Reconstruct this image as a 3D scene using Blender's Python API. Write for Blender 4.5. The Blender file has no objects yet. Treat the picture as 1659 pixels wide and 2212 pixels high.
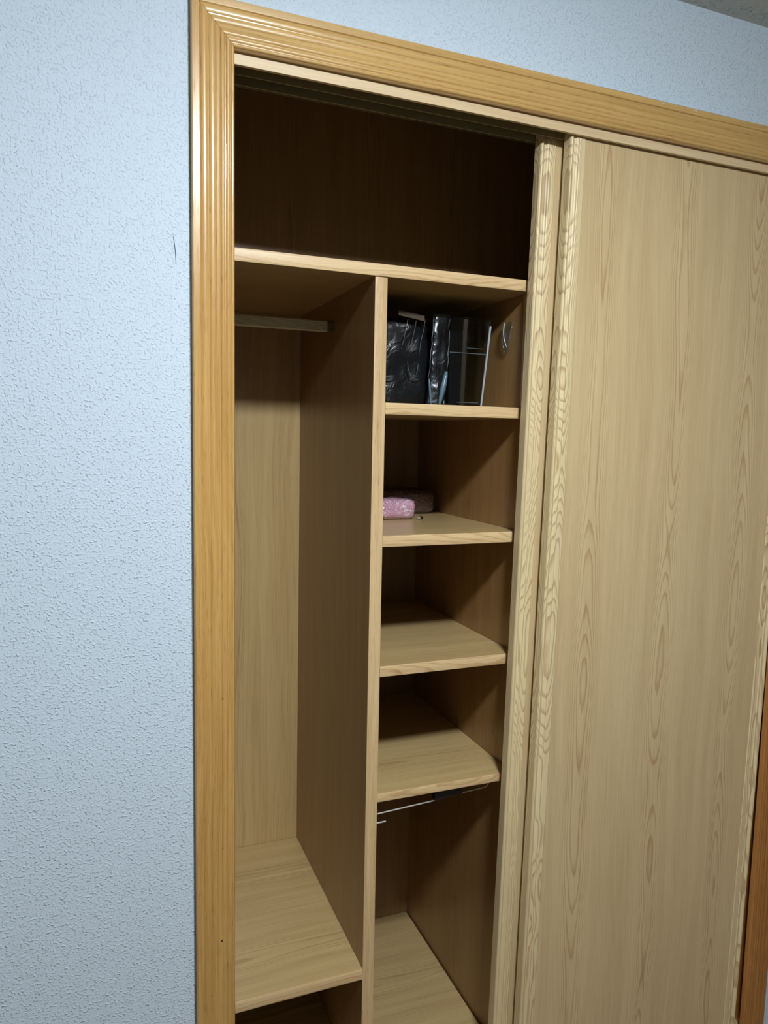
import bpy, bmesh, math, random
from mathutils import Vector, Matrix, noise as mnoise

scene = bpy.context.scene
col = scene.collection
ZS = 0.06                                   # room floor is z = 0

# ------------------------------------------------------------------ camera
cam = bpy.data.cameras.new('camera')
cam.sensor_fit = 'VERTICAL'
cam.sensor_height = 36.0
cam.lens = 1579.34 / 2212.0 * 36.0
cam.clip_start = 0.02
cam_o = bpy.data.objects.new('camera', cam)
col.objects.link(cam_o)
_r = Vector((0.93010, -0.36675, 0.02036))
_u = Vector((0.01910, 0.10364, 0.99443))
_f = Vector((0.36682, 0.92453, -0.10340))
_m = Matrix((_r, _u, -_f)).transposed().to_4x4()
_m.translation = Vector((-0.15958, -1.31779, 1.55956 + ZS))
cam_o.matrix_world = _m
scene.camera = cam_o

# ------------------------------------------------------------------ world, light, exposure
world = bpy.data.worlds.new('world')
world.use_nodes = True
world.node_tree.nodes['Background'].inputs[0].default_value = (0.02, 0.02, 0.02, 1)
world.node_tree.nodes['Background'].inputs[1].default_value = 1.0
scene.world = world

CEIL = 2.4911 + ZS
LAMP = Vector((0.29, -1.28, CEIL))
LAMP_STRENGTH = 350.0                        # radiance of the lamp's glass bowl (built below)

vs = scene.view_settings
vs.view_transform = 'Standard'
vs.look = 'None'
vs.exposure = 0.0
vs.gamma = 1.0
vs.use_curve_mapping = False


# ------------------------------------------------------------------ helpers
def lin(r, g, b):
    def f(c):
        c /= 255.0
        return c / 12.92 if c <= 0.04045 else ((c + 0.055) / 1.055) ** 2.4
    return (f(r), f(g), f(b), 1.0)


class NT:
    """small node-tree writer"""
    def __init__(self, name):
        self.mat = bpy.data.materials.new(name)
        self.mat.use_nodes = True
        self.t = self.mat.node_tree
        self.b = self.t.nodes['Principled BSDF']
        self.out = self.t.nodes['Material Output']

    def n(self, kind, **kw):
        nd = self.t.nodes.new(kind)
        for k, v in kw.items():
            setattr(nd, k, v)
        return nd

    def put(self, sock, v):
        if isinstance(v, bpy.types.NodeSocket):
            self.t.links.new(v, sock)
        else:
            sock.default_value = v

    def m(self, op, a, b=0.0, c=0.0):
        nd = self.n('ShaderNodeMath', operation=op)
        self.put(nd.inputs[0], a)
        self.put(nd.inputs[1], b)
        self.put(nd.inputs[2], c)
        return nd.outputs[0]

    def sstep(self, v, lo_, hi_, a=0.0, b=1.0):
        nd = self.n('ShaderNodeMapRange', interpolation_type='SMOOTHSTEP')
        self.put(nd.inputs[0], v)
        for i, q in enumerate((lo_, hi_, a, b)):
            nd.inputs[1 + i].default_value = q
        return nd.outputs[0]

    def xyz(self, x, y, z):
        nd = self.n('ShaderNodeCombineXYZ')
        for i, q in enumerate((x, y, z)):
            self.put(nd.inputs[i], q)
        return nd.outputs[0]

    def noise(self, vec, scale=1.0, detail=2.0, rough=0.5, dims='3D', dist=0.0):
        nd = self.n('ShaderNodeTexNoise', noise_dimensions=dims)
        self.put(nd.inputs['Vector'], vec)
        nd.inputs['Scale'].default_value = scale
        nd.inputs['Detail'].default_value = detail
        nd.inputs['Roughness'].default_value = rough
        nd.inputs['Distortion'].default_value = dist
        return nd.outputs['Fac']

    def mix(self, f, a, b, blend='MIX'):
        nd = self.n('ShaderNodeMix', data_type='RGBA', blend_type=blend)
        self.put(nd.inputs[0], f)
        self.put(nd.inputs[6], a)
        self.put(nd.inputs[7], b)
        return nd.outputs[2]

    def bump(self, h, strength, dist):
        nd = self.n('ShaderNodeBump')
        nd.inputs['Strength'].default_value = strength
        nd.inputs['Distance'].default_value = dist
        self.put(nd.inputs['Height'], h)
        self.t.links.new(nd.outputs[0], self.b.inputs['Normal'])

    def set(self, **kw):
        for k, v in kw.items():
            self.put(self.b.inputs[k.replace('_', ' ')], v)
        return self.mat


def wood(name, light, dark, axis='Z', period=0.22, offset=0.0, core=0.16, rings=5.0,
         gfreq=1.1, gamp=9.0, ring_amt=0.55, streak_amt=0.35, pore_amt=0.3,
         rough=0.38, coat=0.0, coat_rough=0.1, seed=0.0, per_object=True, spec=0.5, bump=0.15, knot=None, jitter=0.45):
    """laminate / veneer: cathedral columns between fine straight grain, along `axis`"""
    k = NT(name)
    tc = k.n('ShaderNodeTexCoord').outputs['Object']
    s = k.n('ShaderNodeSeparateXYZ')
    k.put(s.inputs[0], tc)
    X, Y, Z = s.outputs
    if axis == 'Z':
        L, T = Z, k.m('ADD', X, k.m('MULTIPLY', Y, 0.93))
    elif axis == 'X':
        L, T = X, k.m('ADD', Y, k.m('MULTIPLY', Z, 0.93))
    else:
        L, T = Y, k.m('ADD', X, k.m('MULTIPLY', Z, 0.93))
    if per_object:
        rnd = k.n('ShaderNodeObjectInfo').outputs['Random']
        T = k.m('ADD', T, k.m('MULTIPLY', rnd, 3.7))
        L = k.m('ADD', L, k.m('MULTIPLY', rnd, 11.3))
    L = k.m('ADD', L, seed * 3.1)
    # slow sideways wander of the grain
    wv = k.noise(k.xyz(k.m('MULTIPLY', L, 1.6), k.m('MULTIPLY', T, 6.0), seed), 1.0, 2.0)
    Tw = k.m('ADD', T, k.m('MULTIPLY', k.m('SUBTRACT', wv, 0.5), 0.05))
    t = k.m('DIVIDE', k.m('SUBTRACT', Tw, offset), period)
    t = k.m('ADD', t, 0.5)
    cell = k.m('FLOOR', t)
    u = k.m('SUBTRACT', k.m('SUBTRACT', t, cell), 0.5)
    g = k.noise(k.xyz(k.m('MULTIPLY', L, gfreq), k.m('MULTIPLY', cell, 7.31), seed + 2.2), 1.0, 1.5, 0.4)
    g2 = k.noise(k.xyz(k.m('MULTIPLY', L, 30.0), k.m('MULTIPLY', T, 140.0), seed + 5.0), 1.0, 2.0)
    uu = k.m('DIVIDE', u, core)
    v = k.m('MULTIPLY', k.m('MULTIPLY', uu, uu), rings)
    v = k.m('ADD', v, k.m('MULTIPLY', g, gamp * 3.0))
    v = k.m('ADD', v, k.m('MULTIPLY', g2, jitter))
    fr = k.m('FRACT', v)
    ring = k.m('MULTIPLY', k.sstep(fr, 0.52, 0.90), k.sstep(fr, 0.91, 1.0, 1.0, 0.0))
    mask = k.sstep(k.m('ABSOLUTE', uu), 0.75, 1.25, 1.0, 0.0)
    ringm = k.m('MULTIPLY', ring, mask)
    # straight fine streaks and pores
    st = k.noise(k.xyz(k.m('MULTIPLY', Tw, 260.0), k.m('MULTIPLY', L, 5.0), seed), 1.0, 3.0, 0.6)
    st2 = k.noise(k.xyz(k.m('MULTIPLY', Tw, 34.0), k.m('MULTIPLY', L, 1.3), seed + 9.0), 1.0, 2.0, 0.5)
    po = k.noise(k.xyz(k.m('MULTIPLY', Tw, 900.0), k.m('MULTIPLY', L, 26.0), seed + 3.0), 1.0, 1.0, 0.5)
    pm = k.sstep(po, 0.60, 0.72)
    streak = k.m('ADD', k.m('MULTIPLY', k.sstep(st, 0.3, 0.75), 0.55), k.m('MULTIPLY', k.sstep(st2, 0.3, 0.7), 0.45))
    core_light = k.m('MULTIPLY', mask, -0.18 * ring_amt)
    f = k.m('ADD', k.m('MULTIPLY', streak, streak_amt), k.m('MULTIPLY', ringm, ring_amt))
    f = k.m('ADD', f, k.m('MULTIPLY', pm, pore_amt))
    f = k.m('ADD', f, core_light)
    if knot:
        d = k.n('ShaderNodeVectorMath', operation='DISTANCE')
        sc = k.n('ShaderNodeVectorMath', operation='MULTIPLY')
        k.put(sc.inputs[0], tc)
        sc.inputs[1].default_value = (1, 1, 0.35)
        k.put(d.inputs[0], sc.outputs[0])
        d.inputs[1].default_value = (knot[0], knot[1], knot[2] * 0.35)
        kd = k.m('ADD', d.outputs['Value'], k.m('MULTIPLY', k.m('SUBTRACT', g2, 0.5), 0.008))
        kk = k.m('MULTIPLY', k.sstep(kd, 0.002, 0.011, 1.0, 0.0), k.sstep(g2, 0.35, 0.62))
        f = k.m('ADD', f, k.m('MULTIPLY', kk, 1.2))
    f = k.m('MINIMUM', k.m('MAXIMUM', f, 0.0), 1.3)
    cmix = k.mix(f, light, dark)
    k.bump(k.m('ADD', k.m('MULTIPLY', st, -0.5), k.m('MULTIPLY', pm, -0.8)), bump, 0.0004)
    k.set(Base_Color=cmix, Roughness=rough, Specular_IOR_Level=spec, Coat_Weight=coat, Coat_Roughness=coat_rough)
    return k.mat


def plain(name, rgb, rough=0.5, metal=0.0, spec=0.5, var=0.06, vscale=60.0, bump=0.0, bscale=200.0, coat=0.0):
    k = NT(name)
    tc = k.n('ShaderNodeTexCoord').outputs['Object']
    n1 = k.noise(tc, vscale, 3.0)
    d = tuple(c * (1 - var * 2) for c in rgb[:3]) + (1,)
    l = tuple(min(1, c * (1 + var)) for c in rgb[:3]) + (1,)
    if bump:
        k.bump(k.noise(tc, bscale, 3.0), bump, 0.001)
    return k.set(Base_Color=k.mix(n1, d, l), Roughness=rough, Metallic=metal, Specular_IOR_Level=spec, Coat_Weight=coat)


def clear(name, tint, gloss, rough=0.08, bscale=60.0, bump=0.4, dist=0.004):
    """thin clear plastic film: mostly see-through, glossy"""
    k = NT(name)
    tc = k.n('ShaderNodeTexCoord').outputs['Object']
    tr = k.n('ShaderNodeBsdfTransparent')
    tr.inputs[0].default_value = tint
    gl = k.n('ShaderNodeBsdfGlossy')
    gl.inputs['Color'].default_value = (0.9, 0.95, 1, 1)
    gl.inputs['Roughness'].default_value = rough
    bp = k.n('ShaderNodeBump')
    bp.inputs['Strength'].default_value = bump
    bp.inputs['Distance'].default_value = dist
    k.put(bp.inputs['Height'], k.noise(tc, bscale, 2.0, 0.5, dist=1.0))
    k.t.links.new(bp.outputs[0], gl.inputs['Normal'])
    mx = k.n('ShaderNodeMixShader')
    mx.inputs[0].default_value = gloss
    k.t.links.new(tr.outputs[0], mx.inputs[1])
    k.t.links.new(gl.outputs[0], mx.inputs[2])
    k.t.links.new(mx.outputs[0], k.out.inputs[0])
    return k.mat


def plaster(name, rgb, scale, strength, dist, rough=0.75):
    k = NT(name)
    tc = k.n('ShaderNodeTexCoord').outputs['Object']
    a = k.noise(tc, scale, 2.0, 0.5)
    b = k.noise(tc, scale * 0.3, 2.0, 0.5)
    h = k.m('MULTIPLY', k.sstep(a, 0.47, 0.75), k.sstep(b, 0.3, 0.62, 0.35, 1.0))
    k.bump(h, strength, dist)
    c = k.noise(tc, 2.0, 3.0)
    d = tuple(q * 0.965 for q in rgb[:3]) + (1,)
    return k.set(Base_Color=k.mix(c, d, rgb), Roughness=rough, Specular_IOR_Level=0.35)


# ------------------------------------------------------------------ materials
M = {}
M['wall'] = plaster('wall_paint', lin(202, 220, 236), 230.0, 0.75, 0.0018)
M['room'] = plaster('room_paint', lin(122, 118, 110), 150.0, 0.4, 0.0016)
M['ceiling'] = plaster('ceiling_paint', lin(205, 208, 202), 90.0, 0.9, 0.004)
M['floor'] = wood('floor_boards', lin(146, 124, 100), lin(106, 84, 62), axis='Y', rough=0.35)
M['door'] = wood('door_laminate', lin(211, 191, 149), lin(166, 132, 92), axis='Z', period=0.22, offset=0.045,
                 core=0.14, rings=4.0, gfreq=1.7, gamp=6.0, ring_amt=0.52, streak_amt=0.46, jitter=0.3, pore_amt=0.12,
                 rough=0.42, per_object=False, seed=1.0, bump=0.1)
M['stile'] = wood('stile_laminate', lin(222, 206, 164), lin(150, 116, 76), axis='Z', period=0.32, offset=-0.274,
                  core=0.075, rings=4.2, gfreq=3.2, gamp=8.0, ring_amt=0.56, streak_amt=0.28, pore_amt=0.1, jitter=0.12,
                  rough=0.4, seed=4.0, bump=0.1, per_object=False)
M['fascia_x'] = wood('fascia_laminate', lin(224, 204, 166), lin(182, 152, 112), axis='X', core=0.05,
                     ring_amt=0.0, streak_amt=0.55, pore_amt=0.15, rough=0.42, seed=6.5)
M['edge_x'] = wood('edge_band_horizontal', lin(222, 196, 150), lin(168, 128, 84), axis='X', period=0.06, core=0.4,
                   rings=2.0, gfreq=3.0, gamp=3.0, ring_amt=0.4, streak_amt=0.5, pore_amt=0.2, rough=0.4, seed=6.0)
M['edge_z'] = wood('edge_band_vertical', lin(222, 196, 150), lin(160, 124, 82), axis='Z', period=0.09, core=0.1,
                   rings=1.0, ring_amt=0.1, streak_amt=0.6, pore_amt=0.35, rough=0.4, seed=7.0)
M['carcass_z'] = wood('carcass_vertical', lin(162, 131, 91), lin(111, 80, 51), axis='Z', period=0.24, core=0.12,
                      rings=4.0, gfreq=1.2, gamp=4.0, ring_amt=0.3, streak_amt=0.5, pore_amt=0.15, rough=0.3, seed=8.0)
M['back_z'] = wood('back_panel_laminate', lin(203, 178, 127), lin(149, 116, 75), axis='Z', period=0.24, core=0.12,
                   rings=4.0, gfreq=1.2, gamp=4.0, ring_amt=0.3, streak_amt=0.5, pore_amt=0.15, rough=0.3, seed=8.5)
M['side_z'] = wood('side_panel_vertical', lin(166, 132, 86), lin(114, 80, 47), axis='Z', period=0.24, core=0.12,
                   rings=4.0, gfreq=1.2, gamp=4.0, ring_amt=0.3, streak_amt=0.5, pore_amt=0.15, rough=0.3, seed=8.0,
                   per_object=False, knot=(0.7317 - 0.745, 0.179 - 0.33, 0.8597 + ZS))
M['shelf_x'] = wood('shelf_laminate', lin(199, 176, 127), lin(151, 120, 78), axis='X', period=0.3, core=0.14,
                    rings=4.0, gfreq=1.4, gamp=3.0, ring_amt=0.35, streak_amt=0.55, pore_amt=0.15, rough=0.28, seed=9.0)
honey = dict(ring_amt=0.0, streak_amt=0.6, pore_amt=0.4, rough=0.34, coat=1.0, coat_rough=0.10, core=0.1, bump=0.25)
M['trim_z'] = wood('honey_oak_vertical', lin(204, 165, 98), lin(152, 104, 42), axis='Z', seed=11.0, **honey)
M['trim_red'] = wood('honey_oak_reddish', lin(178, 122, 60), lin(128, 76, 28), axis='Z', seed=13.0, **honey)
M['trim_x'] = wood('honey_oak_horizontal', lin(212, 176, 112), lin(166, 126, 66), axis='X', seed=12.0, **honey)
M['alu'] = plain('track_metal', lin(150, 142, 108), 0.45, 0.25)
M['rail'] = plain('rail_metal', lin(232, 232, 214), 0.38, 0.15)
M['chrome'] = plain('chrome_wire', lin(226, 226, 224), 0.25, 0.35)
M['black'] = plain('black_plastic', lin(22, 22, 26), 0.35)
M['dent'] = plain('dent_dark', lin(70, 36, 16), 0.6)
M['hair'] = plain('hair_dark', lin(66, 70, 78), 0.6)
M['paint'] = plaster('paint_edge', lin(202, 220, 236), 200.0, 0.3, 0.001)


# ------------------------------------------------------------------ mesh builders
def new_obj(name, bm, mat, parent=None, smooth=False):
    me = bpy.data.meshes.new(name)
    bmesh.ops.recalc_face_normals(bm, faces=bm.faces)
    off = parent_loc(parent)
    if off.length > 0:
        bmesh.ops.translate(bm, verts=bm.verts, vec=-off)
    if smooth:
        for f in bm.faces:
            f.smooth = True
    bm.to_mesh(me)
    bm.free()
    for m_ in (mat if isinstance(mat, (list, tuple)) else [mat]):
        me.materials.append(m_)
    o = bpy.data.objects.new(name, me)
    col.objects.link(o)
    o.parent = parent
    return o


def parent_loc(p):
    v = Vector((0, 0, 0))
    while p is not None:
        v += Vector(p.location)
        p = p.parent
    return v


def thing(name, label, cat, loc, group=None):
    o = bpy.data.objects.new(name, None)
    o.empty_display_size = 0.05
    o.location = loc
    col.objects.link(o)
    o['label'] = label
    o['category'] = cat
    if group:
        o['group'] = group
    return o


def tag(o, label, cat=None, group=None):
    o['label'] = label
    if cat:
        o['category'] = cat
    if group:
        o['group'] = group
    return o


def struct(o, label=None, cat=None):
    o['kind'] = 'structure'
    if label:
        o['label'] = label
    if cat:
        o['category'] = cat
    return o


def add_box(bm, x0, x1, y0, y1, z0, z1, bev=0.0, seg=2):
    vs_ = [bm.verts.new(p) for p in ((x0, y0, z0), (x1, y0, z0), (x1, y1, z0), (x0, y1, z0),
                                     (x0, y0, z1), (x1, y0, z1), (x1, y1, z1), (x0, y1, z1))]
    fs = [bm.faces.new([vs_[i] for i in q]) for q in
          ((0, 3, 2, 1), (4, 5, 6, 7), (0, 1, 5, 4), (1, 2, 6, 5), (2, 3, 7, 6), (3, 0, 4, 7))]
    if bev:
        es = list({e for f in fs for e in f.edges})
        bmesh.ops.bevel(bm, geom=es, offset=bev, segments=seg, affect='EDGES', profile=0.5)
    return bm


def box(*a, **k):
    return add_box(bmesh.new(), *a, **k)


def extrude_poly(bm, pts, fn, n0, n1):
    """closed polygon pts, placed by fn(p, end) at the two ends"""
    A = [bm.verts.new(fn(p, n0)) for p in pts]
    B = [bm.verts.new(fn(p, n1)) for p in pts]
    n = len(pts)
    for i in range(n):
        bm.faces.new((A[i], A[(i + 1) % n], B[(i + 1) % n], B[i]))
    bm.faces.new(A[::-1])
    bm.faces.new(B)
    return bm


def tube(bm, pts, r, seg=8, cap=True):
    pts = [Vector(p) for p in pts]
    rings = []
    prev = None
    for i, p in enumerate(pts):
        d = (pts[min(i + 1, len(pts) - 1)] - pts[max(i - 1, 0)]).normalized()
        a = Vector((0, 0, 1)) if abs(d.z) < 0.9 else Vector((1, 0, 0))
        s = d.cross(a).normalized() if prev is None else (prev - d * prev.dot(d)).normalized()
        prev = s
        t = d.cross(s)
        rr = r[i] if isinstance(r, (list, tuple)) else r
        rings.append([bm.verts.new(p + (s * math.cos(2 * math.pi * k / seg) + t * math.sin(2 * math.pi * k / seg)) * rr)
                      for k in range(seg)])
    for a, b in zip(rings, rings[1:]):
        for k in range(seg):
            bm.faces.new((a[k], a[(k + 1) % seg], b[(k + 1) % seg], b[k]))
    if cap:
        bm.faces.new(rings[0][::-1])
        bm.faces.new(rings[-1])
    return bm


# ================================================================== dimensions (fitted to the photograph)
YA = -0.016                       # front of the casing
X1 = 0.072                        # casing, inner edge
X2, X3 = 1.416, 1.488             # casing on the right, inner and outer edge
ZAT, ZAI = 2.2764 + ZS, 2.2022 + ZS
YD, YB = 0.09, 0.6622             # front and back of the carcass inside
XD0, XD1 = 0.3706, 0.3974         # divider
XR = 0.7317                       # inner face of the partition on the right
ZTS0, ZTS1 = 1.9017 + ZS, 1.8782 + ZS
ZF = 0.069 + ZS
XL = 0.05
RX0, RX1, RY0 = -1.35, 2.35, -3.1

# ================================================================== room shell
bm = bmesh.new()
WT = 0.10
add_box(bm, RX0, 0.035, 0.0, WT, 0, CEIL)
add_box(bm, 1.4525, RX1, 0.0, WT, 0, CEIL)
add_box(bm, 0.035, 1.452, 0.0, WT, ZAI + 0.035, CEIL)
wall_back = struct(new_obj('wall_back', bm, M['wall']), 'pale blue stippled plaster wall around the built-in wardrobe', 'wall')
struct(new_obj('ceiling', box(RX0 - 0.1, RX1 + 0.1, RY0 - 0.1, WT, CEIL, CEIL + 0.08), M['ceiling']),
       'rough grey-white plaster ceiling above the wardrobe', 'ceiling')
struct(new_obj('floor', box(RX0 - 0.1, RX1 + 0.1, RY0 - 0.1, 0.8, -0.06, 0.0), M['floor']), 'brown wooden floor of the room', 'floor')
struct(new_obj('wall_left', box(RX0 - 0.1, RX0, RY0, WT, 0, CEIL), M['room']), 'pale plaster wall left of the camera', 'wall')
struct(new_obj('wall_right', box(RX1, RX1 + 0.1, RY0, WT, 0, CEIL), M['room']), 'pale plaster wall right of the wardrobe', 'wall')
struct(new_obj('wall_front', box(RX0 - 0.1, RX1 + 0.1, RY0 - 0.1, RY0, 0, CEIL), M['room']), 'pale plaster wall behind the camera', 'wall')

# hairline mark on the wall
hp = []
for i in range(13):
    t = i / 12
    hp.append((-0.0292 + 0.004 * t + 0.0012 * math.sin(3.0 * t), -0.0006, 1.8873 + ZS - 0.046 * t))
h = new_obj('stray_hair', tube(bmesh.new(), hp, [0.00035 * (0.5 + math.sin(math.pi * (0.1 + 0.8 * i / 12))) for i in range(13)], 5), M['hair'])
tag(h, 'thin dark hair stuck to pale blue wall left of casing', 'hair')

# ------------------------------------------------------------------ casing (trim)
# profile: u = 0 at the outer edge, 1 at the inner edge; h = height above the wall
def casing_profile():
    pts = [(0.0, 0.0), (0.0, 0.0125)]

    def arc(u0, u1, base, crown, n=8):
        for i in range(n + 1):
            a = i / n
            pts.append((u0 + (u1 - u0) * a, base + crown * math.sin(math.pi * a) ** 0.7))
    pts.append((0.015, 0.0148))
    for i in range(7):
        a = i / 6
        pts.append((0.03 + 0.155 * a, 0.0158 - 0.0004 * a * a))
    arc(0.205, 0.385, 0.0132, 0.0020)
    arc(0.40, 0.56, 0.0130, 0.0018)
    for i in range(4):
        pts.append((0.58 + 0.06 * i / 3, 0.0134 + 0.0004 * i / 3))
    arc(0.665, 0.775, 0.0130, 0.0016)
    arc(0.79, 0.90, 0.0130, 0.0016)
    arc(0.915, 0.985, 0.0128, 0.0012, 5)
    pts += [(1.0, 0.0105), (1.0, 0.0)]
    return pts


CP = casing_profile()
TW = ZAT - ZAI


def casing_vertical(xo, xi):
    bm_ = bmesh.new()

    def fn(p, e):
        u, h_ = p
        x = xo + (xi - xo) * u
        z = 0.0 if e == 0 else ZAI + TW * (1 - u)
        return (x, -h_, z)
    return extrude_poly(bm_, CP, fn, 0, 1)


bm = bmesh.new()


def fn_top(p, e):
    u, h_ = p
    x = (X1 * u + 0.0007) if e == 0 else X3 + (X2 - X3) * u
    return (x, -h_, ZAT - TW * u)


extrude_poly(bm, CP, fn_top, 0, 1)
trim_left = struct(new_obj('trim_1', casing_vertical(0.0, X1), M['trim_z']), 'glossy honey oak reeded casing beside the open shelves', 'trim')
trim_top = struct(new_obj('trim_2', bm, M['trim_x']), 'honey oak reeded casing running above the wardrobe opening', 'trim')
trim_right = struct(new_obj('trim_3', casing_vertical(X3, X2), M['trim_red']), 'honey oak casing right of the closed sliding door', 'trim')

# dents and a nail hole in the casing
rng = random.Random(3)
for (x, z, r, mt) in ((0.0468, 0.6067, 0.0016, 'dent'), (0.0489, 0.7906, 0.0009, 'dent'), (0.0266, 0.9052, 0.0009, 'trim_z'),
                      (0.0267, 0.7433, 0.0009, 'trim_z'), (0.0492, 1.078, 0.0011, 'dent'), (0.0275, 0.50, 0.0009, 'dent')):
    bm = bmesh.new()
    bmesh.ops.create_uvsphere(bm, u_segments=8, v_segments=5, radius=r)
    bmesh.ops.scale(bm, vec=(1, 0.25, 1.2), verts=bm.verts)
    bmesh.ops.translate(bm, verts=bm.verts, vec=(x, -0.0149, z + ZS))
    new_obj('nail_hole', bm, M[mt], trim_left)

# ragged paint line along the top of the upper casing
bm = bmesh.new()
n = 150
x0, x1 = 0.80, 1.20
top, bot, topb, botb = [], [], [], []
for i in range(n + 1):
    x = x0 + (x1 - x0) * i / n
    a = max(0.0, mnoise.noise(Vector((x * 90, 1.3, 0)))) * 0.013 * max(0.0, min(1.0, 0.7 + mnoise.noise(Vector((x * 11, 7.1, 0)))))
    zb = ZAT + 0.0004 - a
    yb_ = -0.0128 - 0.0036 * min(1.0, a / 0.002)
    top.append(bm.verts.new((x, -0.0128, ZAT + 0.0008)))
    bot.append(bm.verts.new((x, yb_, zb)))
    topb.append(bm.verts.new((x, -0.0002, ZAT + 0.0016)))
    botb.append(bm.verts.new((x, -0.0110, zb)))
for i in range(n):
    bm.faces.new((top[i], bot[i], bot[i + 1], top[i + 1]))
    bm.faces.new((top[i], top[i + 1], topb[i + 1], topb[i]))
    bm.faces.new((bot[i], botb[i], botb[i + 1], bot[i + 1]))
p = new_obj('paint_edge', bm, M['paint'], trim_top)
tag(p, 'ragged pale blue paint line')

# ------------------------------------------------------------------ ceiling lamp (it lights the room)
lamp = thing('ceiling_lamp', 'round flat white ceiling lamp lighting the room', 'lamp', (LAMP.x, LAMP.y, CEIL))
bm = bmesh.new()
bmesh.ops.create_cone(bm, cap_ends=True, segments=48, radius1=0.130, radius2=0.134, depth=0.012)
bmesh.ops.translate(bm, verts=bm.verts, vec=(LAMP.x, LAMP.y, CEIL - 0.006))
new_obj('lamp_base', bm, plain('lamp_white', lin(232, 232, 228), 0.4), lamp)
kd = NT('lamp_glass')
kd.set(Base_Color=(0.9, 0.9, 0.9, 1), Emission_Color=(0.965, 1.0, 1.015, 1), Emission_Strength=LAMP_STRENGTH)
bm = bmesh.new()
rows = []
for i in range(9):
    a = math.pi / 2 * i / 8
    rows.append([bm.verts.new((LAMP.x + 0.120 * math.cos(a) * math.cos(t), LAMP.y + 0.120 * math.cos(a) * math.sin(t),
                               CEIL - 0.0122 - 0.046 * math.sin(a))) for t in [2 * math.pi * k / 32 for k in range(32)]] if i < 8
                else [bm.verts.new((LAMP.x, LAMP.y, CEIL - 0.0582))])
for a, b in zip(rows[:-2], rows[1:-1]):
    for k in range(32):
        bm.faces.new((a[k], a[(k + 1) % 32], b[(k + 1) % 32], b[k]))
for k in range(32):
    bm.faces.new((rows[-2][k], rows[-2][(k + 1) % 32], rows[-1][0]))
bm.faces.new(rows[0])
new_obj('glass_bowl', bm, kd.mat, lamp, True)

# ================================================================== wardrobe
W = thing('wardrobe', 'built-in oak laminate wardrobe with open shelves and sliding doors', 'wardrobe', (0.745, 0.33, 0.0))


def board(name, x0, x1, y0, y1, z0, z1, mat, bev=0.0015, parent=W):
    return new_obj(name, box(x0, x1, y0, y1, z0, z1, bev=bev), M[mat], parent)


TOPZ = 2.50
bp = board('back_panel', XL - 0.02, XD0 + 0.013, YB, YB + 0.012, 0.0, ZTS1, 'back_z', 0.0)
bp['label'] = 'pale oak back panel of the hanging compartment'
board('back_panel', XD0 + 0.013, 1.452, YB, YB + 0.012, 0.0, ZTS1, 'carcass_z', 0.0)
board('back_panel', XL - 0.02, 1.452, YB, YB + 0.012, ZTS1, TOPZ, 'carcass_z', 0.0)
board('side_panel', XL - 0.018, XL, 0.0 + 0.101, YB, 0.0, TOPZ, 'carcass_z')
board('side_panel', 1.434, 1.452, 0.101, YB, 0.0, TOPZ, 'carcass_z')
pt = board('partition', XR, XR + 0.026, YD + 0.002, YB, 0.0, ZTS1, 'side_z')
board('front_edge', XR - 0.0008, XR + 0.0265, YD, YD + 0.022, 0.0, ZTS1, 'edge_z', 0.0006, pt)
board('top_panel', XL - 0.018, 1.452, 0.1, YB, TOPZ, TOPZ + 0.018, 'shelf_x')
board('floor_panel', XL, XR - 0.004, YD, YB - 0.002, ZF - 0.02, ZF, 'shelf_x')
board('plinth', XL, 1.43, 0.085, 0.0895, 0.0, ZF - 0.003, 'carcass_z', 0.0005)


def edged(name, x0, x1, z0, z1, label=None, round_right=0.0, round_left=0.0, y0=YD):
    """shelf board whose front edge carries its own band"""
    e = 0.0028
    pts = []

    def poly(front, back):
        P = []
        if round_left:
            for i in range(9):
                a = math.pi / 2 * i / 8
                P.append((x0 + round_left * (1 - math.sin(a)), front + round_left * (1 - math.cos(a)) * 1.15))
            P = P[::-1]
        else:
            P.append((x0, front))
        if round_right:
            for i in range(9):
                a = math.pi / 2 * i / 8
                P.append((x1 - round_right * (1 - math.sin(a)), front + round_right * (1 - math.cos(a)) * 1.15))
        else:
            P.append((x1, front))
        return P
    F = poly(y0, 0)
    body = [(x, y + e) for x, y in F] + [(x1, YB - 0.0025), (x0, YB - 0.0025)]
    if round_right:
        body = [q for q in body]
    bm_ = bmesh.new()
    extrude_poly(bm_, body, lambda p, z: (p[0], p[1], z), z0, z1)
    s_ = new_obj(name, bm_, M['shelf_x'], W)
    # front band: rounded section swept along the front line
    bm_ = bmesh.new()
    hh = (z1 - z0) / 2
    sec = []
    for i in range(9):
        a = -math.pi / 2 + math.pi * i / 8
        sec.append((0.0025 * (1 - math.cos(a) ** 0.6 if math.cos(a) > 1e-6 else 1.0), z0 + hh + (hh + 0.0003) * math.sin(a) if abs(math.sin(a)) > .999 else z0 + hh + (hh + 0.0003) * max(-1, min(1, math.sin(a) * 1.06))))
    rows = []
    for (x, y) in F:
        rows.append([bm_.verts.new((x, y + d, z)) for d, z in sec] + [bm_.verts.new((x, y + e + 0.001, z1)), bm_.verts.new((x, y + e + 0.001, z0))])
    for a, b in zip(rows, rows[1:]):
        m_ = len(a)
        for i in range(m_):
            bm_.faces.new((a[i], a[(i + 1) % m_], b[(i + 1) % m_], b[i]))
    bm_.faces.new(rows[0][::-1])
    bm_.faces.new(rows[-1])
    new_obj('edge_band', bm_, M['edge_x'], s_)
    if label:
        s_['label'] = label
    return s_


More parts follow.
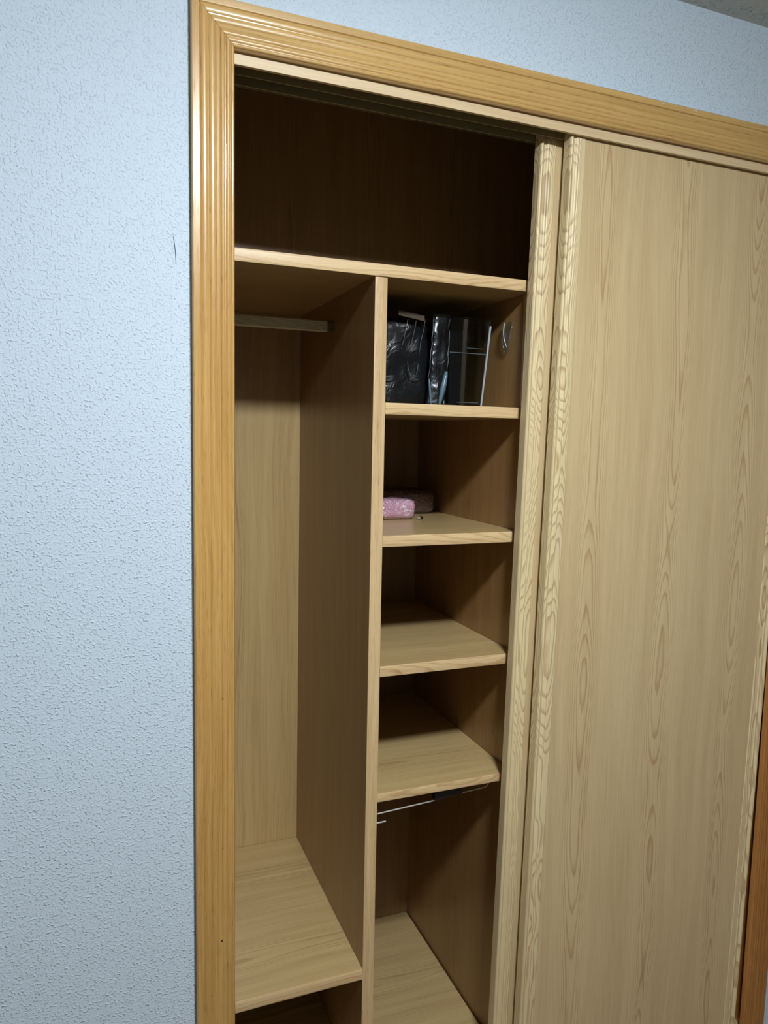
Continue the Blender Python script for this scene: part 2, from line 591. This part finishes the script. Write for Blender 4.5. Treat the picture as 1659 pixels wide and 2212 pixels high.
edged('top_shelf', XL, 1.434, ZTS1, ZTS0, 'long shelf below the dark upper compartment', y0=YD - 0.004)
dv = board('divider', XD0, XD1, YD + 0.003, YB, ZF, ZTS1, 'carcass_z', 0.0005)
bm = bmesh.new()
prof = []
for i in range(9):
    a = -math.pi / 2 + math.pi * i / 8
    c = max(0.0, math.cos(a))
    prof.append(((XD0 + XD1) / 2 + (XD1 - XD0) / 2 * max(-1, min(1, math.sin(a) * 1.06)), YD + 0.003 * (1 - c ** 0.6)))
prof += [(XD1, YD + 0.004), (XD0, YD + 0.004)]
extrude_poly(bm, prof, lambda p, z: (p[0], p[1], z), ZF, ZTS1)
new_obj('edge_band', bm, M['edge_z'], dv)
for z0, z1 in ((1.6037, 1.6277), (1.3266, 1.3517), (1.0476, 1.0702), (0.7673, 0.7857)):
    edged('shelf', XD1, XR - 0.0008, max(z0, z1 - 0.0235) + ZS, z1 + ZS, round_right=0.026)
edged('low_shelf', XL, XD0, 0.3605 + ZS, 0.3837 + ZS, 'low shelf of the hanging compartment')

# fascia, top track
ZFA = 2.1825 + ZS
board('fascia', 0.037, 1.4495, 0.0015, 0.0085, ZFA, ZAI + 0.034, 'fascia_x', 0.0006)
tr = board('top_track', 0.037, 1.4495, 0.0085, 0.0785, ZFA + 0.034, ZFA + 0.040, 'alu', 0.0004)
for y in (0.0365, 0.0740):
    new_obj('track_lip', box(0.037, 1.4495, y, y + 0.003, ZFA, ZFA + 0.034, bev=0.0005), M['alu'], tr)
board('track_cover', 0.037, 1.4495, 0.079, 0.088, ZFA + 0.012, TOPZ, 'carcass_z', 0.0006)
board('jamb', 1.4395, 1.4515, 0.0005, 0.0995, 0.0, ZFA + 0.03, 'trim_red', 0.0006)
# bottom sill under the doors
sl = board('bottom_sill', 0.04, 1.449, 0.001, 0.083, 0.0, 0.054, 'shelf_x', 0.001)
for y in (0.0385, 0.0760):
    new_obj('track_lip', box(0.042, 1.447, y, y + 0.003, 0.054, 0.060), M['alu'], sl)

# ------------------------------------------------------------------ sliding doors
LEAN = 0.0168
ZD0, ZD1 = 0.062, ZFA + 0.022
ZMID = 1.23 + ZS


def stile_profile(w, th):
    """x from the outer edge, y depth from the door front (0 = front)"""
    P = [(0.0, th), (0.0, 0.003), (0.0012, 0.0008)]
    for i in range(6):                                   # thin bead
        a = i / 5
        P.append((0.002 + 0.005 * a, 0.0012 - 0.0014 * math.sin(math.pi * a)))
    for i in range(7):                                   # hollow
        a = i / 6
        P.append((0.0075 + 0.008 * a, 0.0016 + 0.0026 * math.sin(math.pi * a)))
    for i in range(6):                                   # second bead
        a = i / 5
        P.append((0.016 + 0.006 * a, 0.0012 - 0.0010 * math.sin(math.pi * a)))
    P += [(0.0225, 0.0018), (0.024, 0.0012), (w - 0.003, 0.0016), (w - 0.001, 0.003), (w, 0.0052), (w, th)]
    return P


def lean_mesh(bm_, xm):
    for v in bm_.verts:
        v.co.x += (v.co.z - ZMID) * LEAN


def sliding_door(xl, xr, y0, label):
    sw, th = 0.040, 0.0245
    bm_ = box(xl + sw - 0.002, xr - sw + 0.002, y0 + 0.0032, y0 + th - 0.003, ZD0, ZD1, bev=0.0005)
    bmesh.ops.bisect_plane(bm_, geom=bm_.verts[:] + bm_.edges[:] + bm_.faces[:], plane_co=(0, 0, 1.2), plane_no=(0, 0, 1))
    lean_mesh(bm_, xl)
    d = new_obj('sliding_door', bm_, M['door'], W)
    tag(d, label)
    for side in (0, 1):
        bm_ = bmesh.new()
        P = stile_profile(sw, th)
        if side == 0:
            f_ = lambda p, z: (xl + p[0], y0 + p[1], z)
        else:
            f_ = lambda p, z: (xr - p[0], y0 + p[1], z)
        extrude_poly(bm_, P, f_, ZD0 - 0.002, ZD1 + 0.002)
        lean_mesh(bm_, xl)
        new_obj('stile', bm_, M['stile'], d)
    return d


sliding_door(0.7490, 1.4320, 0.0105, 'front sliding door with wide oak laminate panel')
sliding_door(0.7015, 1.3860, 0.0465, 'rear sliding door, only its grained stile showing')

# ------------------------------------------------------------------ hanging rail
ry, rz = 0.3745, 1.8133 + ZS
bm = bmesh.new()
hw, hh = 0.0075, 0.0125
sec = []
nr = 6
for i in range(nr * 4 + 1):                               # ribbed front, bottom to top
    a = i / (nr * 4)
    sec.append((-hw + 0.0022 * (0.5 - 0.5 * math.cos(2 * math.pi * nr * a)), -hh * 0.8 + 1.6 * hh * a))
sec += [(-hw * 0.55, hh), (hw * 0.55, hh), (hw, hh * 0.8), (hw, -hh * 0.8), (hw * 0.55, -hh), (-hw * 0.55, -hh)]
extrude_poly(bm, sec, lambda p, x: (x, ry + p[0], rz + p[1]), XL, XD0 - 0.004)
rail = new_obj('hanging_rail', bm, M['rail'], W)
tag(rail, 'ribbed grey metal clothes rail')
for xa, xb in ((XD0 - 0.014, XD0), (XL, XL + 0.01)):
    bm = bmesh.new()
    sec2 = [(math.cos(t) * (hw + 0.002), math.sin(t) * (hh + 0.0015)) for t in [2 * math.pi * i / 20 for i in range(20)]]
    sec2 = [(math.copysign(abs(c / (hw + .002)) ** 0.5 * (hw + .0018), c), math.copysign(abs(s_ / (hh + .0015)) ** 0.5 * (hh + .0012), s_)) for c, s_ in sec2]
    extrude_poly(bm, sec2, lambda p, x: (x, ry + p[0], rz + p[1]), xa, xb)
    new_obj('rail_socket', bm, plain('rail_socket', lin(120, 104, 74), 0.4, 0.2), rail)

# ================================================================== things on the shelves
# --- wire pull-out rail below the lowest shelf of the column
UZ = 0.7673 + ZS - 0.0006
wr = thing('pull_out_rail', 'thin wire pull-out rail with black grip under the lowest shelf', 'rail', (0.55, 0.12, UZ))
yw = 0.12
bm = bmesh.new()
pts = [(XD1 + 0.001, yw, 0.7238 + ZS), (0.549, yw, 0.7317 + ZS), (0.623, yw, 0.7385 + ZS), (0.678, yw, 0.7415 + ZS)]
for i in range(1, 7):
    a = math.pi / 2 * i / 6
    pts.append((0.678 + 0.012 * math.sin(a), yw, 0.7415 + ZS + 0.012 * (1 - math.cos(a))))
pts.append((0.690, yw, UZ))
tube(bm, pts, 0.0016, 8)
new_obj('wire', bm, M['chrome'], wr)
bm = bmesh.new()
tube(bm, [(XD1 + 0.001, yw, 0.7028 + ZS), (0.430, yw, 0.7034 + ZS)], 0.0017, 8)
new_obj('wire', bm, M['chrome'], wr)
bm = bmesh.new()
tube(bm, [(XD1 + 0.001, yw + 0.004, 0.7300 + ZS), (0.412, yw + 0.004, 0.7305 + ZS)], 0.0015, 8)
new_obj('wire', bm, M['chrome'], wr)
bm = box(0.547, 0.619, yw - 0.008, yw + 0.012, 0.7325 + ZS, UZ, bev=0.004, seg=3)
for v in bm.verts:
    v.co.z += (v.co.x - 0.547) * 0.09 if v.co.z < UZ - 0.01 else 0
new_obj('grip', bm, M['black'], wr)
bm = box(XD1 + 0.0006, XD1 + 0.0046, yw - 0.008, yw + 0.03, 0.694 + ZS, UZ, bev=0.001)
new_obj('bracket', bm, M['black'], wr)


def soft_block(x0, x1, y0, y1, z0, z1, r, amp, freq, seed, cuts=14, flat_bottom=True):
    """soft rounded bundle with uneven skin"""
    bm_ = bmesh.new()
    bmesh.ops.create_cube(bm_, size=2.0)
    bmesh.ops.subdivide_edges(bm_, edges=bm_.edges[:], cuts=cuts, use_grid_fill=True)
    hx, hy, hz = (x1 - x0) / 2, (y1 - y0) / 2, (z1 - z0) / 2
    c = Vector(((x0 + x1) / 2, (y0 + y1) / 2, (z0 + z1) / 2))
    for v in bm_.verts:
        p_ = Vector((v.co.x * hx, v.co.y * hy, v.co.z * hz))
        q = Vector((max(-hx + r, min(hx - r, p_.x)), max(-hy + r, min(hy - r, p_.y)), max(-hz + r, min(hz - r, p_.z))))
        d = p_ - q
        if d.length > 1e-9:
            d.normalize()
        p_ = q + d * r
        nz = mnoise.noise((p_ + Vector((seed, seed * 1.7, 0))) * freq)
        nz += 0.5 * mnoise.noise((p_ + Vector((seed, seed, 3))) * freq * 2.3)
        p_ += d * (nz * amp)
        if flat_bottom:
            p_.z = max(p_.z, -hz)
        v.co = p_ + c
    return bm_


def towel_mat(name, a, b, c):
    k = NT(name)
    tc = k.n('ShaderNodeTexCoord').outputs['Object']
    n1 = k.noise(tc, 150.0, 3.0, 0.6, dist=1.5)
    n2 = k.noise(tc, 60.0, 2.0, 0.5, dist=2.0)
    cc = k.mix(k.sstep(n1, 0.35, 0.65), a, b)
    cc = k.mix(k.sstep(n2, 0.56, 0.66), cc, c)
    k.bump(k.m('ADD', n1, n2), 0.8, 0.003)
    return k.set(Base_Color=cc, Roughness=0.8, Coat_Weight=0.15, Coat_Roughness=0.2)


M['pink'] = towel_mat('pink_towel', lin(226, 186, 208), lin(194, 138, 170), lin(242, 226, 236))
M['mauve'] = towel_mat('mauve_towel', lin(92, 60, 62), lin(70, 44, 46), lin(112, 80, 82))
M['film'] = clear('clear_film', (0.97, 0.97, 0.98, 1), 0.10, 0.06, 70.0, 0.9, 0.006)
S2 = 1.3517 + ZS
t = thing('towel_package', 'folded pink patterned towel wrapped in clear plastic, in front', 'towel', (0.50, 0.42, S2), 'wrapped towels on the column shelf')
new_obj('towel', soft_block(XD1 + 0.009, 0.592, 0.355, 0.455, S2 + 0.0015, S2 + 0.050, 0.016, 0.003, 60, 2.0), M['pink'], t, True)
new_obj('plastic_wrap', soft_block(XD1 + 0.007, 0.596, 0.351, 0.459, S2 + 0.0005, S2 + 0.053, 0.017, 0.004, 45, 5.0), M['film'], t, True)
bm = bmesh.new()                                           # loose flap of the wrapping lying on the shelf
rows = []
for i in range(13):
    x = XD1 + 0.004 + 0.085 * i / 12
    rows.append([bm.verts.new((x, 0.352 - 0.042 * j / 6, S2 + 0.001 + 0.006 * abs(mnoise.noise(Vector((x * 60, j * 0.8, 3)))) * (0.4 + (6 - j) / 6)
                               + (0.008 * (1 - j / 2) if j < 2 else 0))) for j in range(7)])
for a, b in zip(rows, rows[1:]):
    for j in range(6):
        bm.faces.new((a[j], a[j + 1], b[j + 1], b[j]))
fl = new_obj('wrap_flap', bm, M['film'], t, True)
so = fl.modifiers.new('thickness', 'SOLIDIFY')
so.thickness = 0.0004
so.offset = 1.0
t = thing('towel_package', 'dark maroon towel bundle in the shade behind the pink one', 'towel', (0.55, 0.55, S2), 'wrapped towels on the column shelf')
new_obj('towel', soft_block(XD1 + 0.009, 0.698, 0.468, 0.60, S2 + 0.0015, S2 + 0.064, 0.018, 0.003, 55, 8.0), M['mauve'], t, True)
new_obj('plastic_wrap', soft_block(XD1 + 0.007, 0.703, 0.463, 0.604, S2 + 0.0005, S2 + 0.067, 0.019, 0.004, 45, 11.0), M['film'], t, True)

pin = thing('shelf_pin', 'tiny loose grey and black pin beside the pink towel', 'pin', (0.604, 0.352, S2))
bm = tube(bmesh.new(), [(0.592, 0.352, S2 + 0.0035), (0.601, 0.353, S2 + 0.0035)], 0.0034, 10)
new_obj('pin_shaft', bm, plain('pin_grey', lin(150, 142, 125), 0.4), pin)
bm = tube(bmesh.new(), [(0.601, 0.353, S2 + 0.0044), (0.609, 0.354, S2 + 0.0044)], [0.0043, 0.0036], 10)
new_obj('pin_head', bm, M['black'], pin)

# --- black packet and clear box on the highest column shelf
S1 = 1.6277 + ZS
kb = NT('black_film')
tcb = kb.n('ShaderNodeTexCoord').outputs['Object']
nb = kb.noise(tcb, 26.0, 2.0, 0.5, dist=2.0)
kb.bump(nb, 0.35, 0.006)
M['black_film'] = kb.set(Base_Color=kb.mix(kb.noise(tcb, 9.0, 2.0), lin(10, 12, 15), lin(22, 26, 31)), Roughness=0.30, Specular_IOR_Level=0.4)
M['grey_film'] = clear('grey_film', (0.66, 0.72, 0.78, 1), 0.05, 0.3, 30.0, 0.6, 0.006)
M['hard_clear'] = clear('hard_clear_plastic', (0.72, 0.74, 0.74, 1), 0.08, 0.05, 8.0, 0.05, 0.002)
M['clear_edge'] = plain('clear_edge', lin(88, 96, 102), 0.25, 0.0, 0.6)
M['bright_edge'] = plain('bright_edge', lin(168, 178, 186), 0.2, 0.0, 0.8)
M['blue_film'] = plain('blue_film', lin(96, 124, 142), 0.3, 0.0, 0.6, 0.2, 40.0)
M['cardboard'] = plain('cardboard', lin(74, 61, 47), 0.7)

pk = thing('plastic_packet', 'glossy black plastic packet with cardboard header on the upper cubby shelf', 'packet', (0.48, 0.33, S1))
new_obj('contents', soft_block(XD1 + 0.012, 0.560, 0.225, 0.50, S1 + 0.001, S1 + 0.195, 0.02, 0.006, 22, 4.0, 18), M['black_film'], pk, True)
bm = box(0.468, 0.531, 0.2005, 0.2035, 1.8245 + ZS, 1.8365 + ZS, bev=0.0006)
for v in bm.verts:
    v.co.z -= (v.co.x - 0.468) * 0.14
new_obj('cardboard_header', bm, M['cardboard'], pk)


def fold(pts, r=0.0009, mat='clear_edge'):
    return new_obj('film_fold', tube(bmesh.new(), pts, [r * (0.45 + 0.55 * math.sin(math.pi * (i + 0.5) / len(pts))) for i in range(len(pts))], 6), M[mat], pk, True)


def wob(a, b, n_=9, amp=0.0022, seed=0.0):
    a, b = Vector(a), Vector(b)
    out = []
    for i in range(n_ + 1):
        q = a.lerp(b, i / n_)
        out.append(q + Vector((mnoise.noise(q * 60 + Vector((seed, 0, 0))) * amp, 0, 0)))
    return out


yk = 0.2125
fold(wob((0.492, yk - .01, 1.819 + ZS), (0.480, yk, 1.752 + ZS), seed=1))
fold(wob((0.512, yk - .01, 1.816 + ZS), (0.502, yk, 1.750 + ZS), seed=2))
fold(wob((0.533, yk - .01, 1.820 + ZS), (0.523, yk, 1.740 + ZS), seed=3))
fold(wob((0.504, yk, 1.750 + ZS), (0.520, yk, 1.757 + ZS), 4, seed=4), 0.0010)
arcp = [(0.497 + 0.022 * (1 - math.cos(math.pi * 0.62 * i / 10)), yk, 1.727 + ZS - 0.040 * math.sin(math.pi * 0.62 * i / 10)) for i in range(11)]
fold([Vector(q) + Vector((mnoise.noise(Vector(q) * 80) * 0.002, 0, 0)) for q in arcp], 0.0010)
fold(wob((0.524, yk, 1.722 + ZS), (0.518, yk, 1.698 + ZS), 5, seed=6), 0.0008)
fold(wob((0.442, 0.205, 1.6905 + ZS), (0.462, 0.205, 1.6925 + ZS), 4, seed=9), 0.0020)

# pale clear strip hanging from the packet
bm = bmesh.new()
rows = []
for i in range(19):
    a = i / 18
    z = S1 + 0.002 + 0.205 * a
    xl_ = 0.541 + 0.012 * a + 0.004 * mnoise.noise(Vector((z * 25, 0, 0)))
    xr_ = 0.590 + 0.006 * a + 0.004 * mnoise.noise(Vector((z * 25, 9, 0))) - 0.012 * max(0, 0.25 - a)
    r_ = []
    for j in range(7):
        b = j / 6
        r_.append(bm.verts.new((xl_ + (xr_ - xl_) * b, 0.2035 - 0.006 * math.sin(math.pi * b) + 0.006 * mnoise.noise(Vector((b * 3, z * 22, 2))), z)))
    rows.append(r_)
for a, b in zip(rows, rows[1:]):
    for j in range(6):
        bm.faces.new((a[j], a[j + 1], b[j + 1], b[j]))
st_ = new_obj('clear_strip', bm, M['grey_film'], pk, True)
so = st_.modifiers.new('thickness', 'SOLIDIFY')
so.thickness = 0.0008
fold(wob((0.5535, 0.2, 1.828 + ZS), (0.5445, 0.199, 1.690 + ZS), 14, 0.003, 11), 0.0012)
fold(wob((0.5445, 0.199, 1.690 + ZS), (0.551, 0.198, S1 + 0.003), 6, 0.001, 12), 0.0028, 'blue_film')
fold(wob((0.5945, 0.2, 1.80 + ZS), (0.5885, 0.199, 1.705 + ZS), 9, 0.003, 13), 0.0012)
fold(wob((0.588, 0.199, 1.708 + ZS), (0.572, 0.198, 1.634 + ZS), 6, 0.002, 14), 0.0065, 'blue_film')

cb = thing('clear_box', 'clear hard plastic box with bright edge beside the black packet', 'box', (0.645, 0.30, S1))
bx0, bx1, by0, by1, bz1 = 0.597, 0.684, 0.205, 0.40, 0.202


def slab(x0, x1, y0, y1, z0, z1, mat, name, lean=0.0):
    b_ = box(x0, x1, y0, y1, z0, z1, bev=0.0006)
    for v in b_.verts:
        v.co.x += (v.co.z - S1) * 0.10 * (v.co.x - bx0) / (bx1 - bx0)
    return new_obj(name, b_, M[mat], cb)


slab(bx0, bx1, by0, by0 + 0.0015, S1 + 0.004, S1 + bz1, 'hard_clear', 'front_wall')
slab(bx0, bx0 + 0.0015, by0, by1, S1 + 0.004, S1 + bz1, 'hard_clear', 'side_wall')
slab(bx1 - 0.0015, bx1, by0, by1, S1 + 0.004, S1 + bz1, 'hard_clear', 'side_wall')
slab(bx0, bx1, by0, by1, S1 + 0.0005, S1 + 0.004, 'hard_clear', 'base')
slab(bx0 + 0.003, bx1 - 0.022, by0 + 0.05, by1 - 0.01, S1 + 0.005, S1 + bz1 - 0.02, 'black_film', 'contents')
slab(bx1 - 0.0035, bx1 + 0.0005, by0 - 0.001, by0 + 0.003, S1 + 0.004, S1 + bz1 - 0.012, 'bright_edge', 'corner_edge')
slab(bx0, bx1 - 0.004, by0 - 0.0012, by0 + 0.001, S1 + 0.1240, S1 + 0.1260, 'clear_edge', 'rim')
slab(bx0 + 0.038, bx1 - 0.010, by0 - 0.0012, by0 + 0.001, S1 + 0.136, S1 + 0.1375, 'clear_edge', 'rim')
slab(bx0 + 0.022, bx1 - 0.010, by0 - 0.0012, by0 + 0.001, S1 + 0.012, S1 + 0.0135, 'clear_edge', 'rim')
slab(bx0 - 0.001, bx1 + 0.008, by0 - 0.004, by1, S1 + bz1, S1 + bz1 + 0.0025, 'hard_clear', 'lid')

# --- torn strip of clear tape on the partition
bm = bmesh.new()
rows = []
for i in range(13):
    a = i / 12
    z = 1.824 + ZS - 0.068 * a
    yc = 0.164 + 0.004 * a
    wd = 0.016 * (1 - 0.55 * a)
    rows.append([bm.verts.new((XR - 0.003 - 0.012 * math.sin(math.pi * (0.15 + 0.7 * a)) * (0.3 + b * 0.7) - 0.003 * mnoise.noise(Vector((a * 6, b * 2, 1))),
                               yc - wd + 2 * wd * b, z)) for b in (0, .25, .5, .75, 1)])
for a, b in zip(rows, rows[1:]):
    for j in range(4):
        bm.faces.new((a[j], a[j + 1], b[j + 1], b[j]))
tp = new_obj('clear_tape', bm, clear('tape_film', (0.86, 0.89, 0.90, 1), 0.16, 0.3, 60.0, 0.8, 0.004), None, True)
so = tp.modifiers.new('thickness', 'SOLIDIFY')
so.thickness = 0.0006
tag(tp, 'curled strip of clear tape on the side of the upper cubby', 'tape')

bm = bmesh.new()
tube(bm, [(XR - 0.006 - 0.010 * math.sin(math.pi * (0.15 + 0.7 * i / 8)), 0.176 - 0.010 * i / 8 - 0.006 * (i / 8) ** 2, 1.8235 + ZS - 0.060 * i / 8) for i in range(9)],
     [0.0012, 0.0016, 0.0015, 0.0013, 0.0013, 0.0012, 0.0011, 0.0009, 0.0005], 6)
new_obj('tape_highlight', bm, M['bright_edge'], tp, True)  # pale tube stands in for the highlight along one side of the tape
